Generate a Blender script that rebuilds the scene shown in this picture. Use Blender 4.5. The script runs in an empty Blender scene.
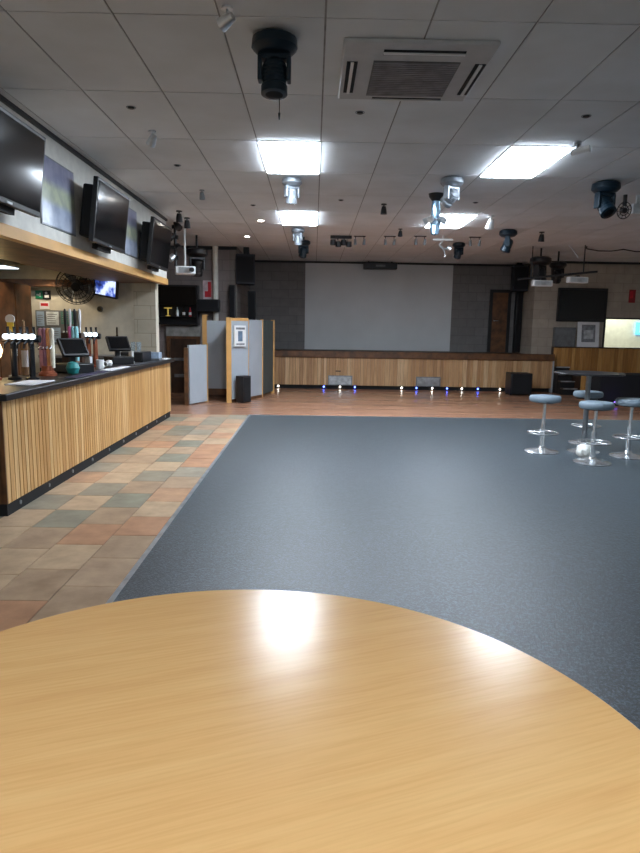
import bpy, bmesh, math, random
from mathutils import Vector, Matrix
random.seed(7)
PI = math.pi
C = bpy.context.scene.collection
sc = bpy.context.scene

# ------------------------------------------------------------ camera, world, exposure
CZ = 3.206                                   # ceiling height
cam = bpy.data.objects.new('camera', bpy.data.cameras.new('camera'))
C.objects.link(cam)
RT = (0.9998279, -0.00971851, 0.01580227)
UP = (-0.01413921, 0.15225197, 0.98824057)
FW = (0.01201016, 0.98829393, -0.15208835)
cam.matrix_world = Matrix(((RT[0], UP[0], -FW[0], 0), (RT[1], UP[1], -FW[1], 0), (RT[2], UP[2], -FW[2], 1.47), (0, 0, 0, 1)))
cam.data.sensor_fit = 'HORIZONTAL'
cam.data.sensor_width = 36
cam.data.lens = 36 * 635 / 640
cam.data.clip_start = 0.05
sc.camera = cam
w = bpy.data.worlds.new('world'); sc.world = w; w.use_nodes = True
w.node_tree.nodes['Background'].inputs[0].default_value = (0.02, 0.022, 0.025, 1)
w.node_tree.nodes['Background'].inputs[1].default_value = 1.0
sc.view_settings.view_transform = 'Standard'
sc.view_settings.look = 'None'
sc.view_settings.exposure = 2.0
sc.cycles.max_bounces = 14
sc.cycles.diffuse_bounces = 9
sc.view_settings.gamma = 1
sc.view_settings.use_curve_mapping = False
PANEL = 16.0                                 # emission of the ceiling panels

# ------------------------------------------------------------ materials
def lin(c):
    return tuple(((v / 255) / 12.92 if v / 255 <= .04045 else ((v / 255 + .055) / 1.055) ** 2.4) for v in c)

class NT:
    def __init__(s, name):
        s.m = bpy.data.materials.new(name); s.m.use_nodes = True
        s.t = s.m.node_tree; s.n = s.t.nodes; s.b = s.n['Principled BSDF']
    def add(s, typ, **kw):
        x = s.n.new(typ)
        for k, v in kw.items(): setattr(x, k, v)
        return x
    def link(s, a, b): s.t.links.new(a, b)
    def coord(s, scale=(1, 1, 1), rot=(0, 0, 0), out='Object'):
        tc = s.add('ShaderNodeTexCoord'); mp = s.add('ShaderNodeMapping')
        mp.inputs['Scale'].default_value = scale; mp.inputs['Rotation'].default_value = rot
        s.link(tc.outputs[out], mp.inputs[0]); return mp.outputs[0]
    def scaled(s, vec, scale):
        mp = s.add('ShaderNodeMapping'); mp.inputs['Scale'].default_value = scale
        s.link(vec, mp.inputs[0]); return mp.outputs[0]
    def noise(s, vec, scale, detail=3, rough=.5):
        x = s.add('ShaderNodeTexNoise'); x.inputs['Scale'].default_value = scale
        x.inputs['Detail'].default_value = detail; x.inputs['Roughness'].default_value = rough
        s.link(vec, x.inputs['Vector']); return x.outputs[0]
    def ramp(s, fac, stops, interp='LINEAR'):
        r = s.add('ShaderNodeValToRGB'); r.color_ramp.interpolation = interp
        e = r.color_ramp.elements
        while len(e) < len(stops): e.new(.5)
        for i, (p, c) in enumerate(stops):
            e[i].position = p; e[i].color = (*lin(c), 1)
        s.link(fac, r.inputs[0]); return r.outputs[0]
    def mix(s, fac, a, b, mode='MIX'):
        x = s.add('ShaderNodeMix', data_type='RGBA', blend_type=mode)
        if isinstance(fac, (int, float)): x.inputs[0].default_value = fac
        else: s.link(fac, x.inputs[0])
        for i, v in ((6, a), (7, b)):
            if isinstance(v, tuple): x.inputs[i].default_value = (*v, 1)
            else: s.link(v, x.inputs[i])
        return x.outputs[2]
    def math(s, op, a, b=0.0):
        x = s.add('ShaderNodeMath', operation=op)
        for i, v in ((0, a), (1, b)):
            if isinstance(v, (int, float)): x.inputs[i].default_value = v
            else: s.link(v, x.inputs[i])
        return x.outputs[0]
    def base(s, c): s.link(c, s.b.inputs['Base Color'])
    def bump(s, h, strength=.2, dist=.01):
        x = s.add('ShaderNodeBump'); x.inputs['Strength'].default_value = strength; x.inputs['Distance'].default_value = dist
        s.link(h, x.inputs['Height']); s.link(x.outputs[0], s.b.inputs['Normal'])
    def set(s, **kw):
        for k, v in kw.items(): s.b.inputs[k.replace('_', ' ')].default_value = v

def plain(name, c, rough=.5, metal=0., var=.12, scale=9., bump=0., **kw):
    s = NT(name); v = s.coord()
    n = s.noise(v, scale)
    lo = tuple(x * (1 - var) for x in c); hi = tuple(min(255, x * (1 + var)) for x in c)
    s.base(s.ramp(n, [(.3, lo), (.7, hi)]))
    s.set(Roughness=rough, Metallic=metal)
    if bump: s.bump(s.noise(v, scale * 8), bump)
    for k, q in kw.items(): s.b.inputs[k.replace('_', ' ')].default_value = q
    return s.m

def glow(name, c, strength):
    s = NT(name); v = s.coord(); n = s.noise(v, 6)
    s.base(s.ramp(n, [(.3, c), (.7, c)]))
    s.b.inputs['Emission Color'].default_value = (*lin(c), 1)
    s.b.inputs['Emission Strength'].default_value = strength
    return s.m

def boards(name, stops, rough=.45, grain=(40, 40, 2.5)):
    """wood boards: every loose board of the mesh gets its own tone"""
    s = NT(name)
    g = s.add('ShaderNodeNewGeometry')
    col = s.ramp(g.outputs['Random Per Island'], stops)
    v = s.coord(scale=grain)
    n = s.noise(v, 1.0, 4)
    dark = s.ramp(n, [(.3, (200, 190, 175)), (.65, (255, 255, 255))])
    s.base(s.mix(.7, col, dark, 'MULTIPLY'))
    s.set(Roughness=rough); s.bump(n, .08)
    return s.m

def blocks(name, c, mortar, var=8, axis='xz', bw=.45, bh=.225):
    """painted block wall"""
    s = NT(name)
    tc = s.add('ShaderNodeTexCoord'); sp = s.add('ShaderNodeSeparateXYZ'); cb = s.add('ShaderNodeCombineXYZ')
    s.link(tc.outputs['Object'], sp.inputs[0])
    s.link(sp.outputs['X' if axis[0] == 'x' else 'Y'], cb.inputs[0]); s.link(sp.outputs['Z'], cb.inputs[1])
    b = s.add('ShaderNodeTexBrick')
    b.inputs['Scale'].default_value = 1; b.inputs['Brick Width'].default_value = bw; b.inputs['Row Height'].default_value = bh
    b.inputs['Mortar Size'].default_value = .006
    b.inputs['Color1'].default_value = (*lin(c), 1); b.inputs['Color2'].default_value = (*lin(tuple(x - var for x in c)), 1)
    b.inputs['Mortar'].default_value = (*lin(mortar), 1)
    s.link(cb.outputs[0], b.inputs['Vector'])
    n = s.noise(s.coord(), 5)
    s.base(s.mix(.35, b.outputs[0], s.ramp(n, [(.3, (190, 190, 190)), (.7, (255, 255, 255))]), 'MULTIPLY'))
    s.bump(s.math('SUBTRACT', 1.0, b.outputs['Fac']), .35, .01); s.set(Roughness=.7)
    return s.m

M = {}
M['white_paint'] = plain('white_paint', (214, 212, 204), .6, var=.04)
M['cream_paint'] = plain('cream_paint', (198, 192, 176), .7, var=.04)
M['beige_paint'] = plain('beige_paint', (196, 178, 138), .7, var=.05)
M['black_trim'] = plain('black_trim', (22, 22, 24), .5)
M['black_plastic'] = plain('black_plastic', (20, 20, 23), .38)
M['black_matt'] = plain('black_matt', (13, 13, 15), .8)
M['black_fabric'] = plain('black_fabric', (14, 14, 18), .9, scale=60)
M['navy_box'] = plain('navy_box', (18, 21, 32), .55)
M['teal_metal'] = plain('teal_metal', (20, 38, 50), .38, .3)
M['dark_metal'] = plain('dark_metal', (45, 47, 50), .4, .7)
M['grey_metal'] = plain('grey_metal', (130, 134, 138), .4, .6)
M['silver'] = plain('silver', (205, 210, 214), .28, .75)
M['dull_silver'] = plain('dull_silver', (128, 134, 140), .38, .6)
M['chrome'] = plain('chrome', (232, 235, 238), .24, .85, var=.03)
M['white_plastic'] = plain('white_plastic', (225, 226, 226), .4, var=.03)
M['grey_plastic'] = plain('grey_plastic', (100, 102, 104), .5)
M['stool_vinyl'] = plain('stool_vinyl', (112, 126, 137), .45, var=.06, scale=5)
M['screen_glass'] = plain('screen_glass', (8, 9, 12), .12, var=.1)
M['dark_glass'] = plain('dark_glass', (18, 16, 15), .2, var=.2)
M['panel_grey'] = plain('panel_grey', (166, 174, 182), .55, var=.02, scale=3)
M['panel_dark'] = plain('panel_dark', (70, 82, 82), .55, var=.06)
M['red'] = plain('red', (190, 30, 45), .5)
M['green_sign'] = plain('green_sign', (20, 120, 85), .5)
M['paper'] = plain('paper', (226, 226, 228), .8, var=.03)
M['grey_print'] = plain('grey_print', (120, 122, 126), .8, var=.15, scale=20)
M['copper'] = plain('copper', (186, 112, 84), .3, .8)
M['brown_wood'] = plain('brown_wood', (92, 60, 34), .5, var=.25, scale=7)
M['dark_brown'] = plain('dark_brown', (58, 38, 24), .5, var=.25, scale=7)
M['pine'] = plain('pine', (206, 158, 94), .5, var=.05, scale=4)
M['concrete_grey'] = plain('concrete_grey', (135, 134, 130), .8)
M['projection'] = plain('projection', (196, 200, 202), .8, var=.02, scale=1.5)
M['clear_glass'] = plain('clear_glass', (232, 242, 248), .05, var=.01, Transmission_Weight=.85, IOR=1.4)
M['bluish_glass'] = plain('bluish_glass', (165, 200, 225), .12, var=.05, Transmission_Weight=.6, IOR=1.4)
M['bag_white'] = plain('bag_white', (235, 235, 228), .5, var=.04)
M['lamp_white'] = glow('lamp_white', (228, 241, 255), PANEL)
M['led_blue'] = glow('led_blue', (70, 95, 255), 4)
M['led_white'] = glow('led_white', (255, 248, 235), 3.5)
M['warm_bulb'] = glow('warm_bulb', (255, 214, 150), 16)
M['cool_lens'] = glow('cool_lens', (225, 242, 255), .7)
M['down_white'] = glow('down_white', (255, 250, 240), 14)

# ceiling tiles: each loose tile a slightly different off white, with fine pits
s = NT('ceiling_tile'); g = s.add('ShaderNodeNewGeometry')
col = s.ramp(g.outputs['Random Per Island'], [(0, (220, 222, 224)), (1, (229, 231, 233))])
n = s.noise(s.coord(), 2.0)
s.base(s.mix(.5, col, s.ramp(n, [(.3, (225, 223, 218)), (.7, (255, 255, 255))]), 'MULTIPLY'))
s.bump(s.noise(s.coord(), 130, 4, .7), .12, .004); s.set(Roughness=.85); M['ceiling_tile'] = s.m
M['tee_bar'] = plain('tee_bar', (138, 137, 134), .6)

# stone look floor tiles
s = NT('floor_tile'); g = s.add('ShaderNodeNewGeometry')
col = s.ramp(g.outputs['Random Per Island'], [(0, (184, 158, 132)), (.16, (196, 150, 118)), (.3, (160, 154, 138)), (.44, (206, 180, 150)),
             (.58, (148, 148, 134)), (.7, (190, 164, 138)), (.84, (200, 160, 128)), (.93, (168, 160, 144))], 'CONSTANT')
n = s.noise(s.coord(), 5, 5, .6)
s.base(s.mix(.8, col, s.ramp(n, [(.3, (196, 186, 176)), (.7, (255, 252, 246))]), 'MULTIPLY'))
s.bump(n, .15, .01); s.set(Roughness=.42); M['floor_tile'] = s.m
M['grout'] = plain('grout', (120, 110, 98), .8)

# carpet
s = NT('carpet'); v = s.coord()
n = s.noise(v, 75, 2, .8); n2 = s.noise(v, 1.3, 3)
c = s.ramp(n, [(.38, (2, 4, 7)), (.5, (11, 17, 23)), (.62, (66, 80, 92))])
s.base(s.mix(.5, c, s.ramp(n2, [(.3, (215, 215, 215)), (.7, (255, 255, 255))]), 'MULTIPLY'))
s.bump(n, .3, .01)
s.set(Roughness=.46, Sheen_Weight=1.0, Sheen_Roughness=.26, Specular_IOR_Level=.85)
s.b.inputs['Sheen Tint'].default_value = (.66, .85, 1.0, 1); M['carpet'] = s.m

# dance floor boards
s = NT('dance_floor'); g = s.add('ShaderNodeNewGeometry')
col = s.ramp(g.outputs['Random Per Island'], [(0, (164, 122, 97)), (.5, (174, 130, 104)), (1, (184, 140, 114))])
n = s.noise(s.coord(scale=(2, 40, 1)), 1, 4)
s.base(s.mix(.6, col, s.ramp(n, [(.3, (205, 190, 180)), (.7, (255, 255, 255))]), 'MULTIPLY'))
s.set(Roughness=.25); M['dance_floor'] = s.m

M['bar_boards'] = boards('bar_boards', [(0, (190, 142, 84)), (.35, (206, 158, 98)), (.7, (214, 170, 112)), (1, (226, 188, 134))])
M['stage_boards'] = boards('stage_boards', [(0, (178, 136, 96)), (.4, (200, 158, 112)), (.75, (208, 168, 124)), (1, (224, 192, 150))])
M['dado_boards'] = boards('dado_boards', [(0, (164, 112, 56)), (.5, (188, 134, 72)), (1, (208, 158, 92))])
M['soffit_boards'] = plain('soffit_boards', (98, 68, 46), .55, var=.2, scale=6)
M['gap_black'] = plain('gap_black', (48, 32, 18), .8)

# beech laminate table top: long fine grain
s = NT('beech_laminate')
turned = s.coord(rot=(0, 0, math.radians(-20)))
v = s.scaled(turned, (.9, 14, 1))
n = s.noise(v, 1.4, 4, .55); n3 = s.noise(s.scaled(turned, (4.0, 90, 1)), 1.5, 3)
c = s.ramp(n, [(.15, (221, 169, 108)), (.5, (228, 179, 117)), (.85, (234, 190, 128))])
s.base(s.mix(.5, c, s.ramp(n3, [(.35, (242, 236, 226)), (.6, (255, 255, 255))]), 'MULTIPLY'))
s.set(Roughness=.23, Specular_IOR_Level=.2); M['beech'] = s.m
M['beech_edge'] = plain('beech_edge', (226, 190, 134), .4, var=.05)

BRICK_BACK = blocks('back_wall_blocks', (122, 120, 119), (100, 99, 98))
BRICK_BEIGE = blocks('right_wall_blocks', (176, 164, 150), (150, 140, 128))
BRICK_SIDE = blocks('side_wall_blocks', (128, 122, 118), (104, 100, 97), axis='yz')
BRICK_CREAM = blocks('bar_end_blocks', (194, 186, 168), (160, 152, 136))
BRICK_ALCOVE = blocks('alcove_blocks', (140, 130, 128), (114, 106, 104))
HATCH = plain('hatch_wall_paint', (214, 220, 204), .7, var=.03)

# ------------------------------------------------------------ mesh helpers
class MB:
    def __init__(s): s.bm = bmesh.new()
    def _m(s, faces, mi):
        for f in faces: f.material_index = mi
    def box(s, x0, x1, y0, y1, z0, z1, mi=0, rot=None):
        vs = [Vector((x, y, z)) for x in (x0, x1) for y in (y0, y1) for z in (z0, z1)]
        if rot is not None:
            c = Vector(((x0 + x1) / 2, (y0 + y1) / 2, (z0 + z1) / 2)); vs = [c + rot @ (v - c) for v in vs]
        v = [s.bm.verts.new(p) for p in vs]
        s._m([s.bm.faces.new([v[i] for i in q]) for q in ((0, 1, 3, 2), (4, 6, 7, 5), (0, 4, 5, 1), (2, 3, 7, 6), (0, 2, 6, 4), (1, 5, 7, 3))], mi)
        return s
    def cyl(s, p0, p1, r0, r1=None, seg=20, mi=0, caps=True):
        r1 = r0 if r1 is None else r1
        p0, p1 = Vector(p0), Vector(p1); d = (p1 - p0).normalized()
        a = d.orthogonal().normalized(); b = d.cross(a)
        R = [[s.bm.verts.new(p + r * (math.cos(t) * a + math.sin(t) * b)) for t in [2 * PI * k / seg for k in range(seg)]] for p, r in ((p0, r0), (p1, r1))]
        fs = [s.bm.faces.new((R[0][k], R[0][(k + 1) % seg], R[1][(k + 1) % seg], R[1][k])) for k in range(seg)]
        if caps: fs += [s.bm.faces.new(R[0][::-1]), s.bm.faces.new(R[1])]
        s._m(fs, mi); return s
    def lathe(s, prof, c=(0, 0, 0), seg=28, mi=0, axis=None):
        """prof: (radius, height) along axis"""
        d = Vector(axis or (0, 0, 1)).normalized(); a = d.orthogonal().normalized(); b = d.cross(a); c = Vector(c)
        rings = []
        for r, h in prof:
            if r < 1e-6: rings.append([s.bm.verts.new(c + d * h)])
            else: rings.append([s.bm.verts.new(c + d * h + r * (math.cos(2 * PI * k / seg) * a + math.sin(2 * PI * k / seg) * b)) for k in range(seg)])
        fs = []
        for A, B in zip(rings, rings[1:]):
            for k in range(seg):
                q = [A[k % len(A)], A[(k + 1) % len(A)], B[(k + 1) % len(B)], B[k % len(B)]]
                u = []
                for x in q:
                    if x not in u: u.append(x)
                if len(u) > 2: fs.append(s.bm.faces.new(u))
        for R in (rings[0], rings[-1]):
            if len(R) > 2: fs.append(s.bm.faces.new(R))
        s._m(fs, mi); return s
    def ring(s, c, R, r, seg=32, sub=8, mi=0, axis=(0, 0, 1)):
        d = Vector(axis).normalized(); a = d.orthogonal().normalized(); b = d.cross(a); c = Vector(c)
        V = []
        for i in range(seg):
            t = 2 * PI * i / seg; o = math.cos(t) * a + math.sin(t) * b
            V.append([s.bm.verts.new(c + o * (R + r * math.cos(2 * PI * j / sub)) + d * r * math.sin(2 * PI * j / sub)) for j in range(sub)])
        s._m([s.bm.faces.new((V[i][j], V[(i + 1) % seg][j], V[(i + 1) % seg][(j + 1) % sub], V[i][(j + 1) % sub])) for i in range(seg) for j in range(sub)], mi)
        return s
    def tube(s, pts, r, seg=8, mi=0):
        for a, b in zip(pts, pts[1:]): s.cyl(a, b, r, seg=seg, mi=mi)
        return s
    def prism(s, pts, z0, z1, mi=0):
        A = [s.bm.verts.new((x, y, z0)) for x, y in pts]; B = [s.bm.verts.new((x, y, z1)) for x, y in pts]
        n = len(pts)
        fs = [s.bm.faces.new(A[::-1]), s.bm.faces.new(B)] + [s.bm.faces.new((A[k], A[(k + 1) % n], B[(k + 1) % n], B[k])) for k in range(n)]
        s._m(fs, mi); return s
    def rotate(s, R, c=(0, 0, 0)):
        bmesh.ops.rotate(s.bm, verts=s.bm.verts, cent=c, matrix=R); return s
    def build(s, name, mats, parent=None, bevel=0, loc=None):
        bmesh.ops.recalc_face_normals(s.bm, faces=s.bm.faces)
        me = bpy.data.meshes.new(name); s.bm.to_mesh(me); s.bm.free()
        for m in (mats if isinstance(mats, (list, tuple)) else [mats]): me.materials.append(M[m] if isinstance(m, str) else m)
        me.polygons.foreach_set('use_smooth', [True] * len(me.polygons)); me.set_sharp_from_angle(angle=math.radians(35))
        o = bpy.data.objects.new(name, me); C.objects.link(o)
        if parent: o.parent = parent
        if loc: o.location = loc
        if bevel:
            b = o.modifiers.new('bevel', 'BEVEL'); b.width = bevel; b.segments = 2; b.limit_method = 'ANGLE'
        return o

def tag(o, label, cat, group=None, kind=None):
    o['label'] = label; o['category'] = cat
    if group: o['group'] = group
    if kind: o['kind'] = kind
    return o
def thing(name, label, cat, loc=(0, 0, 0), rz=0, group=None):
    o = bpy.data.objects.new(name, None); C.objects.link(o); o.location = loc; o.rotation_euler = (0, 0, rz)
    o.empty_display_size = .1
    return tag(o, label, cat, group)
def structure(name, mb, mats, bevel=0):
    o = mb.build(name, mats, bevel=bevel); o['kind'] = 'structure'; return o
def children(o): return [c for c in C.objects if c.parent is o]
def dup(root, loc, rz=None, label=None):
    kids = {}
    for o in C.objects:
        if o.parent: kids.setdefault(o.parent.name, []).append(o)
    def cp(o, par):
        c = o.copy(); C.objects.link(c); c.parent = par
        for ch in kids.get(o.name, []): cp(ch, c)
        return c
    r = cp(root, None); r.location = loc
    if rz is not None: r.rotation_euler = (0, 0, rz)
    if label: r['label'] = label
    return r
def Rx(a): return Matrix.Rotation(math.radians(a), 3, 'X')
def Ry(a): return Matrix.Rotation(math.radians(a), 3, 'Y')
def Rz(a): return Matrix.Rotation(math.radians(a), 3, 'Z')

# ------------------------------------------------------------ setting: floors
XC = -1.085                                   # edge between tiles and carpet
YD = 10.72                                    # start of the dance floor
mb = MB()
y = YD; j = 0
while y < 17.4:
    x = -5.4 - random.random()
    while x < 9.0:
        L = random.uniform(.9, 1.6); mb.box(x, x + L - .002, y, y + .088, -.03, 0); x += L
    y += .09
structure('floor', mb, 'dance_floor')
mb = MB(); mb.box(-5.4, XC, -4.2, YD - .003, -.05, -.006, 1)
k = 0; x = XC
while x > -5.3:
    y = -4.2 + (.17 if k % 2 else 0) + .08 * (k % 3)
    y -= .9
    while y < YD:
        y0, y1 = max(y + .004, -4.2), min(y + .446, YD - .005)
        if y1 - y0 > .02: mb.box(x - .318, x - .004, y0, y1, -.04, 0)
        y += .45
    x -= .322; k += 1
structure('floor_tiles', mb, ['floor_tile', 'grout'])
structure('floor_carpet', MB().box(XC + .03, 9.0, -4.2, YD - .002, -.03, .006), 'carpet')
structure('trim_1', MB().box(XC - .002, XC + .03, -4.2, YD, -.02, .008), 'silver')
structure('trim_2', MB().box(XC, 9.0, YD - .03, YD, -.02, .0075), 'silver')

# ------------------------------------------------------------ ceiling
X0, Y0 = -1.758, 3.897
mb = MB(); mb.box(-5.6, 9.2, -4.4, 17.5, CZ + .006, CZ + .06, 1)
PAN = [(2, 2), (2, 5), (6, 2), (6, 5), (2, -5), (6, -5)]  # last two are added out of view behind the camera to light the table
for i in range(-7, 19):
    for k in range(-7, 12):
        if (i, k) in PAN: continue
        x, y = X0 + .6 * i, Y0 + 1.2 * k
        xa, xb, ya, yb = max(x + .006, -5.5), min(x + .594, 9.1), max(y + .006, -4.3), min(y + 1.194, 17.4)
        if xb > xa and yb > ya: mb.box(xa, xb, ya, yb, CZ, CZ + .012)
structure('ceiling', mb, ['ceiling_tile', 'tee_bar'])

# ------------------------------------------------------------ walls
structure('wall_back', MB().box(-1.72, 5.96, 17.0, 17.2, 0, CZ + .02), BRICK_BACK)
structure('wall_stage_left', MB().box(-1.86, -1.70, 14.25, 17.1, 0, CZ + .02), BRICK_SIDE)
structure('wall_alcove', MB().box(-5.4, -1.86, 14.3, 14.5, 0, CZ + .02), BRICK_ALCOVE)
structure('wall_bar_end', MB().box(-5.2, -2.62, 10.72, 10.9, 0, CZ + .02).box(-2.98, -2.62, 10.70, 10.72, .9, 2.16, 1), ['cream_paint', BRICK_CREAM])
structure('wall_left', MB().box(-5.4, -5.2, -4.2, 14.3, 0, CZ + .02), 'cream_paint')
structure('wall_front', MB().box(-5.4, 9.1, -4.4, -4.2, 0, CZ + .02), 'white_paint')
structure('wall_right', MB().box(8.9, 9.1, -4.2, 16.0, 0, CZ + .02), 'white_paint')
mb = MB()
mb.box(5.46, 7.27, 16.0, 16.18, 0, CZ + .02)
mb.box(7.27, 9.1, 16.0, 16.18, 1.825, CZ + .02).box(7.27, 9.1, 16.0, 16.18, 0, 1.06)
mb.box(5.46, 5.64, 16.18, 17.0, 0, CZ + .02)
structure('wall_stage_right', mb, BRICK_BEIGE)
mb = MB(); mb.box(6.4, 9.9, 17.6, 17.7, 0, 2.6).box(6.3, 6.4, 16.2, 17.6, 0, 2.6).box(9.9, 10, 16.2, 17.7, 0, 2.6).box(6.3, 10, 16.2, 17.7, 2.6, 2.65)
structure('wall_hatch_room', mb, HATCH)
structure('trim_3', MB().box(7.24, 9.1, 15.94, 16.0, 1.03, 1.07).box(7.24, 7.28, 15.97, 16.0, 1.07, 1.85).box(7.24, 9.1, 15.97, 16.0, 1.825, 1.86), 'black_trim')
structure('trim_4', MB().box(-1.70, 5.46, 16.96, 17.0, CZ - .05, CZ), 'black_trim')
structure('trim_5', MB().box(5.44, 9.0, 15.96, 16.0, CZ - .05, CZ), 'black_trim')
structure('trim_6', MB().box(-5.2, -1.70, 14.24, 14.3, CZ - .07, CZ), 'black_trim')
# door in the back wall
mb = MB(); mb.box(4.62, 4.70, 16.95, 17.0, .93, 2.56).box(5.10, 5.18, 16.95, 17.0, .93, 2.56).box(4.70, 5.10, 16.95, 17.0, 2.48, 2.56)
d = structure('door_1', mb, 'black_trim')
MB().box(4.70, 5.10, 16.97, 16.995, .93, 2.48).build('door_panel', 'brown_wood', d)
MB().cyl((4.75, 16.93, 1.75), (4.86, 16.93, 1.75), .012).cyl((4.75, 16.97, 1.75), (4.75, 16.93, 1.75), .012).build('door_handle', 'chrome', d)
# alcove doorway, filled with a dark sheet for the corridor's shade
mb = MB(); mb.box(-3.26, -3.18, 14.22, 14.3, 0, 1.26).box(-2.60, -2.52, 14.22, 14.3, 0, 1.26).box(-3.18, -2.60, 14.22, 14.3, 1.2, 1.26)
d = structure('door_2', mb, 'brown_wood')
MB().box(-3.18, -2.60, 14.26, 14.295, 0, 1.2).build('door_panel', 'dark_brown', d)  # dark brown sheet standing in for the unlit opening
MB().box(-3.1, -2.68, 14.235, 14.262, .72, .78).box(-3.1, -2.68, 14.235, 14.262, .35, .42).build('door_rail', 'grey_plastic', d)
structure('column_1', MB().cyl((-2.16, 14.22, 0), (-2.16, 14.22, CZ), .06, seg=24), 'white_paint')

# white bulkhead above the bar
BE = 10.82
mb = MB()
structure('wall_bulkhead', MB().box(-2.50, -2.45, -4.2, BE - .05, 2.24, CZ), 'white_paint')
mb.box(-3.35, -2.45, BE - .05, BE, 2.16, CZ, 0)
structure('trim_8', MB().box(-2.52, -2.43, -4.2, BE, 2.15, 2.245), 'pine')
mb.box(-3.40, -2.45, -4.2, BE, 2.165, 2.20, 2)
mb.box(-3.40, -3.35, -4.2, 10.7, 2.20, 2.44, 2)
structure('trim_7', MB().box(-2.45, -2.42, -4.2, BE, CZ - .035, CZ), 'black_trim')
structure('beam_bulkhead', mb, ['white_paint', 'pine', 'soffit_boards', 'black_trim'])
structure('ceiling_bar', MB().box(-5.2, -3.35, -4.2, 10.72, 2.42, 2.47), 'beige_paint')
structure('beam_wood', MB().box(-5.2, -3.36, 10.55, 10.72, 2.08, 2.19), 'brown_wood')

# ------------------------------------------------------------ ceiling light panels
def panel(x, y, label):
    t = thing('ceiling_light', label, 'ceiling light', (x, y, CZ), 0, 'lit ceiling panels')
    f = MB()
    for a in ((0, .6, 0, .02), (0, .6, 1.18, 1.2), (0, .02, .02, 1.18), (.58, .6, .02, 1.18)): f.box(*a, -.008, .006)
    f.build('frame', 'white_plastic', t)
    MB().box(.02, .58, .02, 1.18, -.022, .003).build('diffuser', 'lamp_white', t)
LPAN = ['lit ceiling panel at left, the nearer one, in front of a silver moving light',
        'lit ceiling panel at left, the farther one, behind a silver moving light',
        'lit ceiling panel at right, the nearer one, with a white camera at its corner',
        'lit ceiling panel at right, the farther one, behind the hanging glass light',
        'added unseen ceiling panel lighting the table from behind the viewpoint, bar side', 'added unseen ceiling panel lighting the table from behind the viewpoint, carpet side']
for (i, k), l in zip(PAN, LPAN): panel(X0 + .6 * i, Y0 + 1.2 * k, l)

# ------------------------------------------------------------ stage
st = thing('stage', 'wide low stage fronted with vertical pale boards under a dark lip', 'stage', (0, 15.65, 0))
MB().box(-1.68, 5.90, .02, .33, .78, .92).box(-1.68, 5.44, .33, 1.33, .78, .92).build('platform', 'dark_brown', st)
MB().box(-1.68, 5.93, -.05, .02, .775, .94).build('lip', 'brown_wood', st, bevel=.012)
mb = MB(); mb.box(-1.68, 5.9, .03, .05, .1, .78, 1); x = -1.68
while x < 5.88:
    wd = random.choice((.07, .085, .1)); mb.box(x + .003, min(x + wd, 5.9) - .003, 0, .03, .1, .775); x += wd
mb.box(5.88, 5.9, .05, .33, .1, .78)
mb.build('front_boards', ['stage_boards', 'gap_black'], st)
MB().box(-1.68, 5.88, .08, .10, 0, .1).build('kickboard', 'black_matt', st)
MB().box(5.9, 5.93, -.03, .33, 0, .775).build('end_panel', 'panel_grey', st)
for x, c in ((-.86, 'w'), (.27, 'b'), (.67, 'w'), (1.04, 'b'), (2.2, 'w'), (2.57, 'b'), (2.96, 'w'), (3.33, 'b'), (3.7, 'w'), (4.1, 'b'), (4.65, 'w')):
    l = MB().cyl((x, .05, .055), (x, .08, .055), .018, seg=16).build('plinth_light', 'led_white' if c == 'w' else 'led_blue', st)
    l['label'] = 'white plinth light' if c == 'w' else 'blue plinth light'
    MB().ring((x, .052, .055), .023, .006, 20, 6, axis=(0, 1, 0)).build('bezel', 'chrome', l)
for x0, x1 in ((.37, .97), (2.54, 3.15)):
    g = MB()
    g.box(x0, x1, -.012, 0, .10, .34)
    v = g.build('vent_grille', 'grey_metal', st)
    g = MB()
    for q in range(9): g.box(x0 + .03, x1 - .03, -.02, -.012, .125 + q * .022, .137 + q * .022)
    g.build('louvre', 'silver', v)
MB().box(.55, .68, -.01, 0, .435, .46).build('name_plate', 'black_plastic', st)

tag(MB().box(-.24, 3.62, 16.975, 17.0, .93, 3.2).build('projection_screen', 'projection'), 'large pale projection screen on the wall behind the stage', 'projection screen')
t = thing('screen_projector', 'long black ceiling bar hanging above the projection screen', 'projector', (1.69, 16.8, CZ))
MB().box(-.43, .43, -.12, .12, -.2, -.03).build('housing', 'black_plastic', t, bevel=.02)
MB().box(-.12, .12, -.125, -.12, -.14, -.09).build('lens_strip', 'grey_plastic', t)
for x in (-.3, .3): MB().cyl((x, 0, -.03), (x, 0, 0), .02).build('bracket', 'dark_metal', t)

# subwoofer by the stage
t = thing('subwoofer', 'black cube loudspeaker on the floor before the right end of the stage', 'speaker', (4.86, 14.95, 0))
MB().box(-.25, .25, -.22, .22, .02, .52).build('cabinet', 'black_plastic', t, bevel=.012)
mb = MB(); mb.box(-.22, .22, -.235, -.22, .05, .49); mb.build('grille', 'black_fabric', t)
for x in (-.22, .22):
    for y in (-.16, .16): MB().cyl((x, y, 0), (x, y, .02), .025).build('foot', 'black_trim', t)

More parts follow.
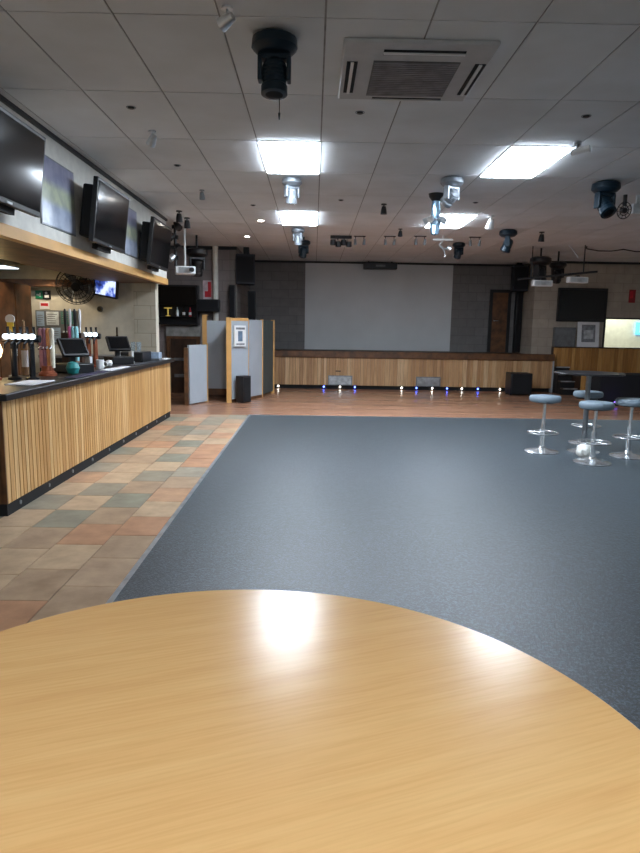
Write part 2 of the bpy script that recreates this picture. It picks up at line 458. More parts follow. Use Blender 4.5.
# PA speakers
def pa(name, label, loc, wx, wy, h, brk):
    t = thing(name, label, 'speaker', loc)
    MB().prism([(-wx / 2, -wy / 2), (wx / 2, -wy / 2), (wx * .36, wy / 2), (-wx * .36, wy / 2)], -h, 0).build('cabinet', 'navy_box', t, bevel=.012)
    MB().box(-wx * .44, wx * .44, -wy / 2 - .012, -wy / 2, -h + .05, -.05).build('grille', 'black_fabric', t)
    if brk: MB().box(-.06, .06, -.05, .05, 0, brk).build('bracket', 'dark_metal', t)
    return t
pa('hanging_speaker', 'black box loudspeaker high on the wall left of the stage', (-1.50, 14.35, 3.04), .42, .42, .64, CZ - 3.04)
pa('hanging_speaker', 'black box loudspeaker high up right of the stage, by the brown door', (5.21, 16.55, 3.13), .38, .4, .64, CZ - 3.13)
def column(loc, label, h, wx):
    t = thing('column_speaker', label, 'speaker', loc)
    MB().box(-wx / 2, wx / 2, -.09, .09, 0, h).build('cabinet', 'black_plastic', t, bevel=.01)
    MB().box(-wx / 2 + .02, wx / 2 - .02, -.1, -.09, .03, h - .03).build('grille', 'black_fabric', t)
column((-1.78, 14.15, .0), 'tall thin black speaker tower left of the stage, nearest the bar', 2.38, .12)
column((-1.43, 14.9, .0), 'tall thin black speaker tower left of the stage, nearest the screen', 2.30, .18)
column((5.36, 16.88, .93), 'slim black column speaker standing on the stage beside the right pier', 1.6, .16)

# ------------------------------------------------------------ bar counter
bar = thing('bar_counter', 'long bar counter fronted with golden vertical boards under a black top', 'bar counter', (-2.33, 4.76, 0))
BL = 5.62
mb = MB(); mb.box(-.05, -.025, 0, BL, .1, .9, 1); y = 0
while y < BL - .01:
    wd = random.choice((.062, .07, .075)); mb.box(-.025, 0, y + .005, min(y + wd, BL) - .005, .1, .9); y += wd
mb.build('front_boards', ['bar_boards', 'gap_black'], bar)
MB().box(-.6, -.03, -.012, 0, .1, .9).box(-.04, 0, -.012, 0, .1, .9).build('end_panel', 'brown_wood', bar)
MB().box(-.6, 0, BL, BL + .015, .1, .9).build('far_end_panel', 'bar_boards', bar)
MB().box(-.6, -.012, .005, BL - .005, 0, .1).build('kickboard', 'black_matt', bar)
MB().box(-.6, -.05, 0, BL, .1, .9).build('carcass', 'dark_brown', bar)
MB().box(-.66, .06, -.06, BL + .07, .9, .955).build('worktop', 'black_plastic', bar, bevel=.008)
for k in range(10):
    MB().cyl((-.012, .22 + .56 * k, .055), (-.004, .22 + .56 * k, .055), .017, seg=14).build('plinth_stud', 'grey_metal', bar)

# back of the bar
t = thing('back_cabinet', 'tall dark brown wooden cabinet at the back of the bar', 'cabinet', (-4.78, 9.3, 0))
MB().box(-.4, .36, -.85, .78, 0, 2.07).build('body', 'dark_brown', t)
for y0 in (-.83, -.28, .27):
    d = MB().box(.36, .385, y0, y0 + .52, .1, 2.05).build('door', 'brown_wood', t)
    MB().cyl((.40, y0 + .46, 1.0), (.40, y0 + .46, 1.25), .012).build('handle', 'chrome', d)
t = thing('back_counter', 'low black work counter under the cream wall behind the bar', 'counter', (-3.9, 10.4, 0))
MB().box(-.44, .86, -.25, .28, 0, .95).build('body', 'black_plastic', t)
MB().box(-.44, .88, -.28, .28, .95, .99).build('worktop', 'grey_plastic', t)

# big wall fan
t = thing('wall_fan', 'large round caged wall fan above the bar, tilted down', 'fan', (-3.79, 10.35, 2.08))
A = Vector((.25, -1, -.35)).normalized()
mb = MB()
for R, o in ((.30, 0), (.25, .05), (.19, .075), (.12, .09)): mb.ring(A * o, R, .006, 36, 6, axis=A)
mb.ring(-A * .06, .29, .006, 36, 6, axis=A)
a = A.orthogonal().normalized(); b = A.cross(a)
for q in range(28):
    u = math.cos(q * PI / 14) * a + math.sin(q * PI / 14) * b
    mb.tube([A * .10 + u * .05, A * .075 + u * .19, u * .30, -A * .06 + u * .29, -A * .1 + u * .08], .0035, 5)
mb.build('cage', 'dark_metal', t)
for q in range(3):
    th = 2 * PI * q / 3; mb = MB(); P = []
    for rr, dt in ((.06, -.35), (.25, -.42), (.26, .42), (.06, .35)):
        for off in (-.004, .004):
            u = math.cos(th + dt) * a + math.sin(th + dt) * b
            P.append(mb.bm.verts.new(u * rr + A * (.0 + .05 * dt + off)))
    for f in ((0, 2, 4, 6), (1, 3, 5, 7), (0, 1, 3, 2), (2, 3, 5, 4), (4, 5, 7, 6), (6, 7, 1, 0)): mb.bm.faces.new([P[i] for i in f])
    mb.build('blade', 'grey_plastic', t)
MB().cyl(-A * .16, A * .06, .07).build('motor', 'dark_metal', t)
MB().tube([-A * .14, Vector((0, .2, .05)), Vector((0, .37, .05))], .025, 10).box(-.06, .06, .35, .37, -.05, .15).build('bracket', 'dark_metal', t)

# little lit television in the corner of the bar
s = NT('tv_picture')
v = s.coord(scale=(7, 7, 5)); n = s.noise(v, 1.0, 3); cc = s.ramp(n, [(.38, (16, 24, 70)), (.5, (60, 86, 170)), (.6, (190, 205, 240))])
s.base(cc); s.link(cc, s.b.inputs['Emission Color']); s.b.inputs['Emission Strength'].default_value = .4; M['tv_picture'] = s.m
t = thing('television', 'small switched-on television with a blue picture beside the wall fan', 'television', (-3.34, 10.45, 2.07))
R = Rx(12) @ Ry(8) @ Rz(-12)
MB().box(-.20, .20, -.03, .03, -.15, .15).rotate(R).build('case', 'black_plastic', t)
MB().box(-.175, .175, -.035, -.03, -.12, .125).rotate(R).build('screen', 'tv_picture', t)
MB().tube([(0, .02, 0), (0, .16, .02), (0, .27, .02)], .02).build('bracket', 'dark_metal', t)

# small signs and notices on the cream wall
YW = 10.715
t = thing('exit_sign', 'small green emergency exit sign high on the cream wall', 'sign', (-4.47, YW, 1.95))
MB().box(-.12, .0, -.012, 0, -.06, .07).build('green_plate', 'green_sign', t)
MB().box(.0, .13, -.012, 0, -.07, .07).build('dark_plate', 'black_plastic', t)
MB().box(-.10, -.03, -.014, -.012, -.012, .012).box(-.05, -.03, -.014, -.012, -.03, .03).build('arrow', 'paper', t)
MB().box(.03, .10, -.014, -.012, -.045, .0).cyl((.06, -.014, .03), (.06, -.012, .03), .02).build('figure', 'paper', t)
t = thing('wall_notice', 'small white and red notice below the green exit sign', 'notice', (-4.44, YW, 1.78))
MB().box(-.09, .07, -.006, 0, -.06, .06).build('sheet', 'paper', t)
MB().box(-.07, .05, -.008, -.006, -.01, .035).build('red_band', 'red', t)
t = thing('notice_board', 'grey notice board crowded with papers on the cream wall', 'notice board', (-4.2, YW, 1.42))
MB().box(-.40, .28, -.02, 0, -.28, .28).build('board', 'grey_plastic', t)
blues = [plain('sheet_blue', (150, 170, 190), .8), plain('sheet_pale', (205, 212, 214), .8), plain('sheet_green', (70, 120, 108), .8), plain('sheet_lilac', (158, 148, 172), .8)]
for q, (x, z, wx, wz) in enumerate(((-.38, .02, .12, .24), (-.22, .04, .2, .22), (.02, .06, .2, .2), (-.36, -.25, .16, .22), (-.16, -.24, .16, .24), (.04, -.25, .2, .2))):
    p = MB().box(x, x + wx, -.026, -.02, z, z + wz).build('pinned_sheet', blues[q % 4], t)
    m = MB()
    for r in range(5): m.box(x + .015, x + wx * random.uniform(.6, .9), -.028, -.026, z + .03 + r * .035, z + .042 + r * .035)
    m.build('print', 'grey_print', p)
t = thing('wall_thermostat', 'small round black knob on the cream wall under the little television', 'switch', (-3.54, YW, 1.735))
MB().cyl((0, -.03, 0), (0, 0, 0), .035).build('knob', 'black_plastic', t)
MB().cyl((0, -.008, 0), (0, 0, 0), .05).build('plate', 'grey_plastic', t)

# downlights over the bar, warm pendant lamp
def downlight_warm(x, y, label):
    t = thing('downlight', label, 'downlight', (x, y, 2.42), 0, 'warm downlights over the bar')
    MB().ring((0, 0, -.003), .045, .008, 24, 6).build('bezel', 'chrome', t)
    MB().cyl((0, 0, -.004), (0, 0, .0), .04).build('lens', 'warm_bulb', t)
    L = bpy.data.lights.new('downlight_beam', 'SPOT'); L.energy = 9; L.color = (1, .84, .62); L.spot_size = math.radians(110); L.shadow_soft_size = .05
    o = bpy.data.objects.new('beam', L); C.objects.link(o); o.parent = t; o.location = (0, 0, -.02)
downlight_warm(-4.3, 10.2, 'small lit downlight in the bar ceiling, the one nearest the wall fan')
downlight_warm(-4.15, 8.85, 'small lit downlight in the bar ceiling at the left edge of the photo')
t = thing('pendant_lamp', 'glowing warm pendant lamp at the left edge, behind the bar', 'lamp', (-3.99, 8.05, 2.42))
MB().cyl((0, 0, -.36), (0, 0, 0), .006).build('cord', 'black_plastic', t)
MB().lathe([(.0, -.72), (.05, -.71), (.075, -.6), (.075, -.45), (.04, -.36), (0, -.35)]).build('glass_shade', glow('warm_globe', (255, 225, 160), 5), t)
t = thing('strip_light', 'pale strip light box under the bar ceiling at the left edge', 'light fitting', (-4.72, 9.9, 2.42))
MB().box(-.3, .16, -.25, .25, -.10, 0).build('body', 'grey_metal', t)
MB().box(-.28, .14, -.23, .23, -.112, -.10).build('diffuser', 'cool_lens', t)

# ------------------------------------------------------------ things on the bar
ZB = .955
def beer_font(x, y, n, dy, label, lens='cool_lens', post='dark_metal', rz=0.):
    t = thing('beer_font', label, 'beer tap', (x, y, ZB), rz, 'lit beer taps on the bar')
    hl = dy * (n - 1) / 2
    for yy in (-hl * .7, hl * .7):
        MB().lathe([(.06, 0), (.06, .015), (.028, .03), (.028, .36)], (yy, 0, 0)).build('post', post, t)
    MB().cyl((-hl - .05, 0, .38), (hl + .05, 0, .38), .035).build('crossbar', 'dark_metal', t)
    for k in range(n):
        xx = -hl + dy * k
        l = MB().lathe([(0, -.01), (.02, 0), (.026, .015), (.026, .05), (0, .05)], (xx, -.085, .40), axis=(0, 1, 0)).build('lens', lens, t)
        MB().tube([(xx, -.02, .36), (xx, -.09, .33), (xx, -.1, .29)], .009).build('spout', 'dark_metal', l)
        MB().cyl((xx, 0, .41), (xx, -.015, .49), .010, .014).build('handle', 'black_plastic', t)
    return t
beer_font(-2.72, 6.0, 5, .06, 'beer tap bar with five glowing white lenses near the left edge')
beer_font(-2.76, 8.0, 3, .06, 'beer tap bar with glowing lenses and copper post beyond the black till', post='copper')
def pump(loc, label, cols, h=.42):
    t = thing('beer_pump', label, 'beer pump', loc, 0, 'tall beer pumps on the bar')
    MB().lathe([(.09, 0), (.09, .02), (.06, .05), (.06, .10)]).build('base', 'copper', t)
    for k, c in enumerate(cols):
        xx = (k - (len(cols) - 1) / 2) * .037
        MB().lathe([(.022, .08), (.023, h - .08), (.026, h - .03), (.018, h - .005), (0, h)], (xx, 0, 0), 16).build('tower', c, t)
        MB().cyl((xx, -.02, h * .62), (xx, -.07, h * .56), .008).build('spout', 'chrome', t)
pink = plain('pink_enamel', (196, 140, 150), .35); plum = plain('plum_enamel', (150, 105, 130), .35); amber = plain('amber_enamel', (214, 150, 96), .35); ivory = plain('ivory_enamel', (236, 226, 206), .35)
aqua = plain('aqua_enamel', (150, 208, 214), .35); magenta = plain('magenta_enamel', (205, 96, 150), .4); teal = plain('teal_enamel', (40, 130, 130), .4)
pump((-2.70, 6.5, ZB), 'copper and pink beer pump with four upright towers', [pink, plum, amber, ivory], .48)
pump((-2.77, 7.42, ZB), 'aqua and pink beer pump with tall black and white handles', [magenta, aqua, aqua], .5)
t = thing('hand_pulls', 'row of upright black and white pump handles behind the aqua beer pump', 'beer pump', (-2.87, 7.68, ZB))
MB().box(-.12, .12, -.06, .06, 0, .42).build('base', 'dark_brown', t)
for k in range(4):
    MB().lathe([(.008, .42), (.012, .5), (.018, .58), (.018, .67), (.01, .7), (0, .705)], (-.085 + .057 * k, 0, 0), 14).build('handle', 'black_plastic' if k % 2 == 0 else 'white_plastic', t)
def till(loc, rz, label, acc):
    t = thing('till', label, 'till', loc, rz, 'black tills on the bar')
    MB().box(-.15, .15, -.16, .16, 0, .10).build('drawer', 'black_plastic', t, bevel=.01)
    MB().box(-.03, .03, .02, .06, .1, .24).build('stand', 'black_plastic', t)
    R = Rx(-35)
    MB().box(-.15, .15, -.02, .02, -.11, .11).rotate(R).build('monitor', 'black_plastic', t).location = (0, 0, .27)
    MB().box(-.13, .13, -.024, -.02, -.09, .09).rotate(R).build('display', 'screen_glass', t).location = (0, 0, .27)
    MB().box(.16, .20, -.06, .06, .0, .03).box(.165, .195, -.05, .05, .03, .17).build('card_reader', acc, t)
till((-2.62, 7.0, ZB), math.radians(50), 'black till with a slanted screen beside the aqua beer pump', 'paper')
till((-2.66, 8.75, ZB), math.radians(40), 'black till near the far end of the bar, beside a dark bottle', 'white_plastic')
tag(MB().lathe([(0, -.07), (.05, -.055), (.07, 0), (.05, .055), (0, .07)]).build('drinks_jug', teal, loc=(-2.505, 6.66, ZB + .07)), 'round teal container on the bar before the black till', 'container')
t = thing('mug', 'white mug on the bar beside the copper tap post', 'mug', (-2.54, 7.62, ZB))
MB().lathe([(0, 0), (.04, 0), (.046, .02), (.046, .11), (.041, .11), (.041, .012), (0, .01)]).build('body', 'white_plastic', t)
MB().ring((.06, 0, .057), .028, .006, 18, 6, axis=(0, 1, 0)).build('handle', 'white_plastic', t)
tag(MB().lathe([(0, -.045), (.03, -.034), (.045, 0), (.03, .034), (0, .045)]).build('white_ball', 'white_plastic', loc=(-2.57, 8.05, ZB + .045)), 'small white ball lying on the bar between the two tills', 'ball')
def bottle(loc, label, m, h=.28, r=.036):
    o = MB().lathe([(0, 0), (r, 0), (r, h * .55), (r * .8, h * .66), (r * .38, h * .78), (r * .38, h * .97), (0, h)], seg=20).build('bottle', m, loc=loc)
    t = tag(o, label, 'bottle')
    MB().lathe([(r + .001, h * .15), (r + .001, h * .45)], seg=20).build('paper_label', 'paper', o)
dkbrown = plain('bottle_brown', (52, 36, 22), .15)
bottle((-2.78, 9.1, ZB), 'dark brown bottle standing on the bar behind the far till', dkbrown, .5, .035)
bottle((-2.93, 6.52, ZB), 'slim pale bottle at the left, behind the glowing beer taps', plain('bottle_pale', (150, 120, 90), .2), .56, .035)
t = thing('pump_clip', 'white and yellow oval pump badge at the left edge of the bar', 'pump badge', (-2.94, 6.26, ZB))
MB().box(-.03, .03, -.03, .03, 0, .02).cyl((0, 0, .02), (0, 0, .46), .01).build('stem', 'chrome', t)
MB().lathe([(0, -.006), (.045, -.006), (.045, .006), (0, .006)], (0, 0, .56), 24, axis=(0, 1, 0)).build('badge', 'white_plastic', t)
MB().box(-.03, .03, -.008, .008, .44, .53).build('lower_badge', plain('yellow_enamel', (220, 195, 80), .4), t)
t = thing('globe_lamp', 'small lit glass globe at the left edge on the bar', 'lamp', (-2.92, 5.88, ZB))
MB().lathe([(.05, 0), (.05, .02), (.03, .03), (.03, .2)]).build('stand', 'copper', t)
MB().lathe([(0, .2), (.05, .21), (.07, .27), (.05, .33), (0, .34)]).build('globe', glow('amber_globe', (255, 205, 150), 2.0), t)
def glass(loc, label):
    tag(MB().lathe([(0, 0), (.028, 0), (.036, .14), (.033, .14), (.026, .01), (0, .008)], seg=18).build('pint_glass', 'clear_glass', loc=loc), label, 'glass', 'glasses by the far till')
GP = ['first pint glass on the black box, nearest the far till', 'second pint glass on the black box from the far till', 'third pint glass on the black box from the far till', 'fourth pint glass on the black box, farthest from the far till']
t = thing('bar_box', 'long black box with sloping front at the far end of the bar', 'box', (-2.62, 9.5, ZB))
mb = MB(); mb.box(-.24, .16, -.28, .22, 0, .14); mb.build('body', 'black_plastic', t, bevel=.01)
MB().box(-.22, .14, -.284, -.28, .02, .12).build('front_panel', 'black_matt', t)
for k in range(4): glass((-2.82 + .085 * k, 9.42, ZB + .14), GP[k])
t = thing('paper_stack', 'stack of pale blue paper napkins at the far end of the bar', 'napkins', (-2.43, 9.82, ZB))
MB().box(-.10, .08, -.1, .1, 0, .12).build('stack', plain('blue_paper', (150, 165, 185), .8), t)
MB().box(-.105, .085, -.105, .105, 0, .03).build('tray', 'grey_plastic', t)
def mat(x0, x1, y0, y1, label, m):
    tag(MB().box(x0, x1, y0, y1, 0, .008).build('bar_mat', m, bevel=.003, loc=(0, 0, ZB)), label, 'bar mat', 'mats along the bar edge')
mat(-2.62, -2.38, 5.4, 5.88, 'white bar towel at the near end of the bar', 'paper')
mat(-2.42, -2.31, 6.2, 7.2, 'dark purple bar runner below the teal container', plain('purple_mat', (58, 52, 74), .7))
mat(-2.44, -2.31, 7.3, 8.1, 'white bar towel below the white mug', 'paper')
mat(-2.43, -2.31, 8.3, 9.2, 'dark grey bar runner before the far till', plain('slate_mat', (62, 64, 70), .7))
mat(-2.50, -2.30, 9.95, 10.36, 'white bar towel at the far end of the bar', 'paper')
# ------------------------------------------------------------ televisions and posters on the bulkhead
def tv(yc, wd, h, zc, xf, label, tilt=7):
    t = thing('television', label, 'television', (xf, yc, zc), 0, 'televisions on the bulkhead')
    R = Ry(tilt)
    MB().box(-.05, 0, -wd / 2, wd / 2, -h / 2, h / 2).rotate(R).build('case', 'black_plastic', t, bevel=.006)
    MB().box(0, .004, -wd / 2 + .03, wd / 2 - .03, -h / 2 + .04, h / 2 - .03).rotate(R).build('screen', 'screen_glass', t)
    MB().box(-.19, -.05, -wd * .4, wd * .4, -h * .42, h * .4).rotate(R).build('housing_and_shadow', 'black_matt', t, bevel=.02)  # back of the set, enlarged in black to include the shadow behind it
    MB().box(.0, .006, -.04, .04, -h / 2 + .01, -h / 2 + .025).rotate(R).build('logo', 'silver', t)
    MB().box(-.12, -.06, -.22, .22, -h / 2 - .045, -h / 2 + .01).rotate(R).build('speaker_bar', 'black_matt', t)
    g = -2.447 - xf
    MB().box(g, g + .02, -.16, .16, -.16, .16).tube([(g + .01, 0, .03), (-.10, 0, .02)], .03, 10).build('wall_bracket', 'dark_metal', t)
tv(4.83, 1.08, .62, 2.63, -2.19, 'large dark television on the bulkhead, nearest, cut by the left edge')
tv(7.15, 1.08, .63, 2.615, -2.19, 'large dark television on the bulkhead, the middle one between two posters')
tv(9.38, 1.08, .63, 2.605, -2.19, 'large dark television on the bulkhead, the farthest, past the second poster')
s = NT('poster_print'); v = s.coord(scale=(1, 9, 9)); n = s.noise(v, .9, 2)
sp = s.add('ShaderNodeSeparateXYZ'); tc = s.add('ShaderNodeTexCoord'); s.link(tc.outputs['Generated'], sp.inputs[0])
c1 = s.ramp(sp.outputs['Z'], [(0, (190, 198, 214)), (.3, (178, 188, 208)), (.4, (196, 202, 176)), (.58, (196, 204, 178)), (.7, (158, 160, 184)), (1, (140, 142, 168))])
s.base(s.mix(.45, c1, s.ramp(n, [(.35, (150, 160, 185)), (.6, (240, 240, 240))]), 'MULTIPLY')); s.set(Roughness=.3); M['poster_print'] = s.m
def poster(y0, y1, z0, z1, label):
    t = thing('poster', label, 'poster', (-2.45, (y0 + y1) / 2, (z0 + z1) / 2), 0, 'posters on the bulkhead')
    hw, hh = (y1 - y0) / 2, (z1 - z0) / 2
    MB().box(0, .012, -hw, hw, -hh, hh).build('frame', 'grey_metal', t)
    MB().box(.012, .015, -hw + .015, hw - .015, -hh + .015, hh - .015).build('print', 'poster_print', t)
poster(5.90, 6.72, 2.36, 2.98, 'pale blue and yellow poster on the bulkhead between the first and middle televisions')
poster(8.42, 9.02, 2.38, 3.0, 'pale blue poster on the bulkhead between the middle and farthest televisions')

# ------------------------------------------------------------ partition screen left of the stage
def slab(p, q, z0, z1, th, name, m, parent):
    a, b = Vector((*p, 0)), Vector((*q, 0)); n = Vector((-(b - a).y, (b - a).x, 0)).normalized() * th / 2
    MB().prism([(v.x, v.y) for v in (a - n, b - n, b + n, a + n)], z0, z1).build(name, m, parent)
t = thing('partition_gate', 'low pale grey swing panel between dark posts beside the bar end', 'partition', (-2.36, 11.95, 0))
MB().box(-.05, .02, -.05, .05, 0, 1.08).build('post', 'brown_wood', t)
slab((.02, .03), (.25, .60), .02, 1.13, .04, 'panel', 'panel_grey', t)
MB().box(.22, .28, .60, .66, 0, 1.16).build('end_post', 'pine', t)
t = thing('partition_screen', 'tall grey screen of panels between pine posts left of the stage', 'partition', (-1.65, 12.5, 0))
P1, P2, P3, P4 = (-.60, .8), (0, 0), (.55, 1.1), (.73, 1.95)
def post(p, r, h, z0=0): MB().box(p[0] - r, p[0] + r, p[1] - r, p[1] + r, z0, h).build('post', 'pine', t)
post(P1, .045, 1.72); post(P2, .045, 1.66); post(P3, .03, 1.65); post(P4, .04, 1.65)
slab((P1[0] + .02, P1[1]), (-.07, .8), .2, 1.6, .04, 'panel', 'panel_grey', t)
slab((P1[0] + .02, P1[1]), (-.07, .8), .06, .2, .05, 'base_board', 'brown_wood', t)
slab((-.07, .8), (P2[0] - .02, P2[1] + .04), .06, 1.6, .04, 'panel', 'panel_grey', t)
slab((P2[0] + .02, P2[1] + .04), (.31, .5), .06, 1.6, .04, 'panel', 'panel_grey', t)
slab((P2[0] + .02, P2[1] + .04), (.31, .5), 1.6, 1.655, .05, 'top_rail', 'pine', t)
post((.31, .53), .022, 1.62)
slab((.33, .56), P3, .06, 1.63, .04, 'panel', 'panel_grey', t)
slab((.31, .53), P3, 0, .06, .05, 'base_board', 'brown_wood', t)
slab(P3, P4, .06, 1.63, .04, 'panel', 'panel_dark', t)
t = thing('framed_notice', 'small white notice in a frame on the grey partition screen', 'notice', (-1.475, 12.70, 1.3), math.atan2(.46, .31) * 1.0)
MB().box(-.17, .17, -.035, -.012, -.2, .21).build('frame', 'white_plastic', t)
MB().box(-.07, .06, -.04, -.035, -.1, .1).build('picture', plain('notice_blue', (96, 116, 138), .7), t)
MB().box(-.13, .13, -.04, -.035, .13, .17).box(-.12, .12, -.04, -.035, -.17, -.14).build('print', 'grey_print', t)
t = thing('floor_speaker', 'small black box standing on the floor against the partition screen', 'speaker', (-1.40, 12.56, 0), math.atan2(.46, .31))
MB().box(-.10, .14, -.11, .08, .01, .53).build('cabinet', 'black_plastic', t, bevel=.008)
MB().box(-.08, .12, -.118, -.11, .04, .5).build('grille', 'black_fabric', t)
for x in (-.07, .11): MB().box(x - .02, x + .02, -.08, .05, 0, .01).build('foot', 'black_trim', t)

# alcove wall things
t = thing('display_cabinet', 'dark glazed wall cabinet with bottles and a yellow lamp, past the bar end', 'cabinet', (-2.99, 14.18, 1.94))
MB().box(-.46, .46, .10, .12, -.43, .42).box(-.46, -.42, -.12, .10, -.43, .42).box(.42, .46, -.12, .10, -.43, .42).box(-.42, .42, -.12, .10, .38, .42).box(-.42, .42, -.12, .10, -.43, -.39).build('body', 'black_plastic', t)
MB().box(-.42, .42, -.11, -.10, .0, .38).build('door_glass', 'dark_glass', t)
MB().box(-.42, .42, -.10, .10, -.26, -.25).build('shelf', 'dark_metal', t)
tag(MB().lathe([(.05, 0), (.05, .012), (.014, .02), (.014, .16), (.085, .165), (.085, .185), (0, .185)], seg=18).build('table_lamp', glow('yellow_lamp', (215, 185, 90), .1), loc=(-3.2, 14.17, 1.692)), 'small yellow T-shaped lamp in the dark wall cabinet', 'lamp')
for x, m in ((-3.0, 'silver'), (-2.86, dkbrown), (-2.72, 'red')):
    bottle((x, 14.2, 1.692), {-3.0: 'silver bottle in the dark wall cabinet, nearest the yellow lamp', -2.86: 'brown bottle in the dark wall cabinet between silver and red bottles', -2.72: 'red bottle at the right in the dark wall cabinet'}[x], m, .2, .03)
structure('beam_alcove', MB().box(-3.26, -2.50, 14.2, 14.3, 1.26, 1.48), 'concrete_grey')
t = thing('fire_notice', 'white and red fire notice on the dark wall beside the white column', 'sign', (-2.34, 14.3, 2.27))
MB().box(-.11, .11, -.01, 0, -.21, .21).build('plate', plain('notice_pink', (196, 178, 182), .7), t)
MB().box(.0, .07, -.014, -.01, -.15, .18).box(-.07, .0, -.014, -.01, -.15, -.02).build('red_marks', 'red', t)
t = thing('wall_speaker', 'wide black box on the wall under the red fire notice', 'speaker', (-2.29, 14.05, 1.93))
MB().box(-.24, .24, -.12, .12, -.13, .13).build('cabinet', 'black_plastic', t, bevel=.01)
MB().box(-.22, .22, -.13, -.12, -.11, .11).build('grille', 'black_fabric', t)
MB().box(-.05, .05, .12, .25, -.05, .05).build('bracket', 'dark_metal', t)

# ------------------------------------------------------------ right side
t = thing('wall_screen', 'big black framed dark screen on the wall right of the stage', 'screen', (6.64, 15.97, 2.155))
MB().box(-.61, .61, -.06, .03, -.41, .41).build('frame', 'black_plastic', t, bevel=.01)
MB().box(-.55, .55, -.066, -.06, -.35, .36).build('panel', 'screen_glass', t)
t = thing('poster_board', 'white poster board propped on the boarded dado below the dark screen', 'poster', (6.84, 15.9, 1.125))
R = Rx(-5)
MB().box(-.27, .27, -.012, .012, 0, .66).rotate(R).build('board', 'paper', t)
MB().box(-.17, .17, -.016, -.012, .12, .55).rotate(R).build('picture', 'grey_print', t)
MB().box(-.12, .12, -.02, -.016, .2, .42).rotate(R).build('inner_picture', plain('mid_grey', (168, 170, 174), .8, var=.2), t)
tag(MB().box(5.98, 6.5, 15.85, 16.0, 1.125, 1.6).build('amplifier_rack', 'grey_plastic', bevel=.01), 'dark grey box on the boarded dado left of the white poster', 'box')
t = thing('wall_sign', 'small red sign on the wall above the lit hatch', 'sign', (7.89, 16.0, 2.39))
MB().box(-.08, .08, -.012, 0, -.16, .16).build('plate', plain('dark_red', (138, 26, 34), .5), t)
MB().box(-.06, .02, -.016, -.012, -.05, .12).build('mark', 'red', t)
t = thing('hatch_sign', 'bright blue and white sign seen inside the lit hatch', 'sign', (8.98, 17.58, 1.62))
MB().box(-.14, .22, -.03, 0, -.16, .16).build('panel', plain('sky_blue', (70, 170, 225), .4, Emission_Color=(.08, .4, .8, 1), Emission_Strength=.8), t)
MB().box(-.03, .04, -.035, -.03, -.11, .11).build('white_mark', 'paper', t)
L = bpy.data.lights.new('hatch_room_lamp', 'AREA'); L.energy = 10; L.size = .8; L.color = (1, .98, .9)
o = bpy.data.objects.new('hatch_room_lamp', L); C.objects.link(o); o.location = (8.2, 16.8, 2.58)
# boarded dado and dais
def board_front(name, label, x0, x1, y0, y1, z0, z1):
    t = thing(name, label, 'wood panelling', (x0, y0, 0))
    mb = MB(); mb.box(0, x1 - x0, .025, .035, z0, z1, 1); x = 0
    while x < x1 - x0 - .005:
        wd = random.choice((.08, .1, .12)); mb.box(x + .003, min(x + wd, x1 - x0) - .003, 0, .025, z0, z1); x += wd
    mb.build('boards', ['dado_boards', 'gap_black'], t)
    MB().box(0, x1 - x0, .035, y1 - y0, z0, z1).build('carcass', 'dark_brown', t)
    return t
t = board_front('boarded_dado', 'band of golden vertical boards below the lit hatch at right', 5.97, 8.88, 15.82, 15.99, .5, 1.10)
MB().box(0, 2.91, -.03, .17, 1.10, 1.125).build('cap_rail', 'dark_brown', t)
t = board_front('low_platform', 'low boarded platform beside the dark steps at right', 6.32, 8.88, 14.9, 15.8, 0, .49)
MB().box(0, 2.56, -.02, .9, .49, .505).build('deck', 'dark_brown', t)
t = thing('steps', 'short flight of dark steps between the stage and the boarded platform', 'steps', (6.12, 15.0, 0))
for k in range(4):
    MB().box(-.17, .17, .18 * k, .18 * k + .19, .16 * k + .13, .16 * k + .16).build('tread', 'dark_brown', t)
    MB().box(-.17, .17, .18 * k - .005, .18 * k + .012, .16 * k + .14, .16 * k + .165).build('nosing', 'silver', t)
    MB().box(-.17, .17, .18 * k + .02, .18 * k + .18, 0, .16 * k + .13).build('riser', 'black_matt', t)
t = thing('draped_table', 'long low table under a black cloth at the right edge', 'table', (7.0, 13.45, 0))
MB().box(-1.03, 1.3, -.3, .35, .03, .62).build('cloth', 'black_fabric', t, bevel=.02)
for x in (-.95, 1.2):
    for y in (-.25, .3): MB().box(x - .025, x + .025, y - .025, y + .025, 0, .04).build('leg', 'dark_metal', t)
t = thing('floor_uplight', 'small violet lit floor lamp before the black draped table', 'lamp', (6.25, 12.95, 0))
MB().lathe([(.06, 0), (.06, .05), (.045, .07), (0, .07)]).build('body', 'black_plastic', t)
MB().lathe([(.04, .072), (0, .085)]).build('lens', glow('led_violet', (130, 90, 255), 5), t)

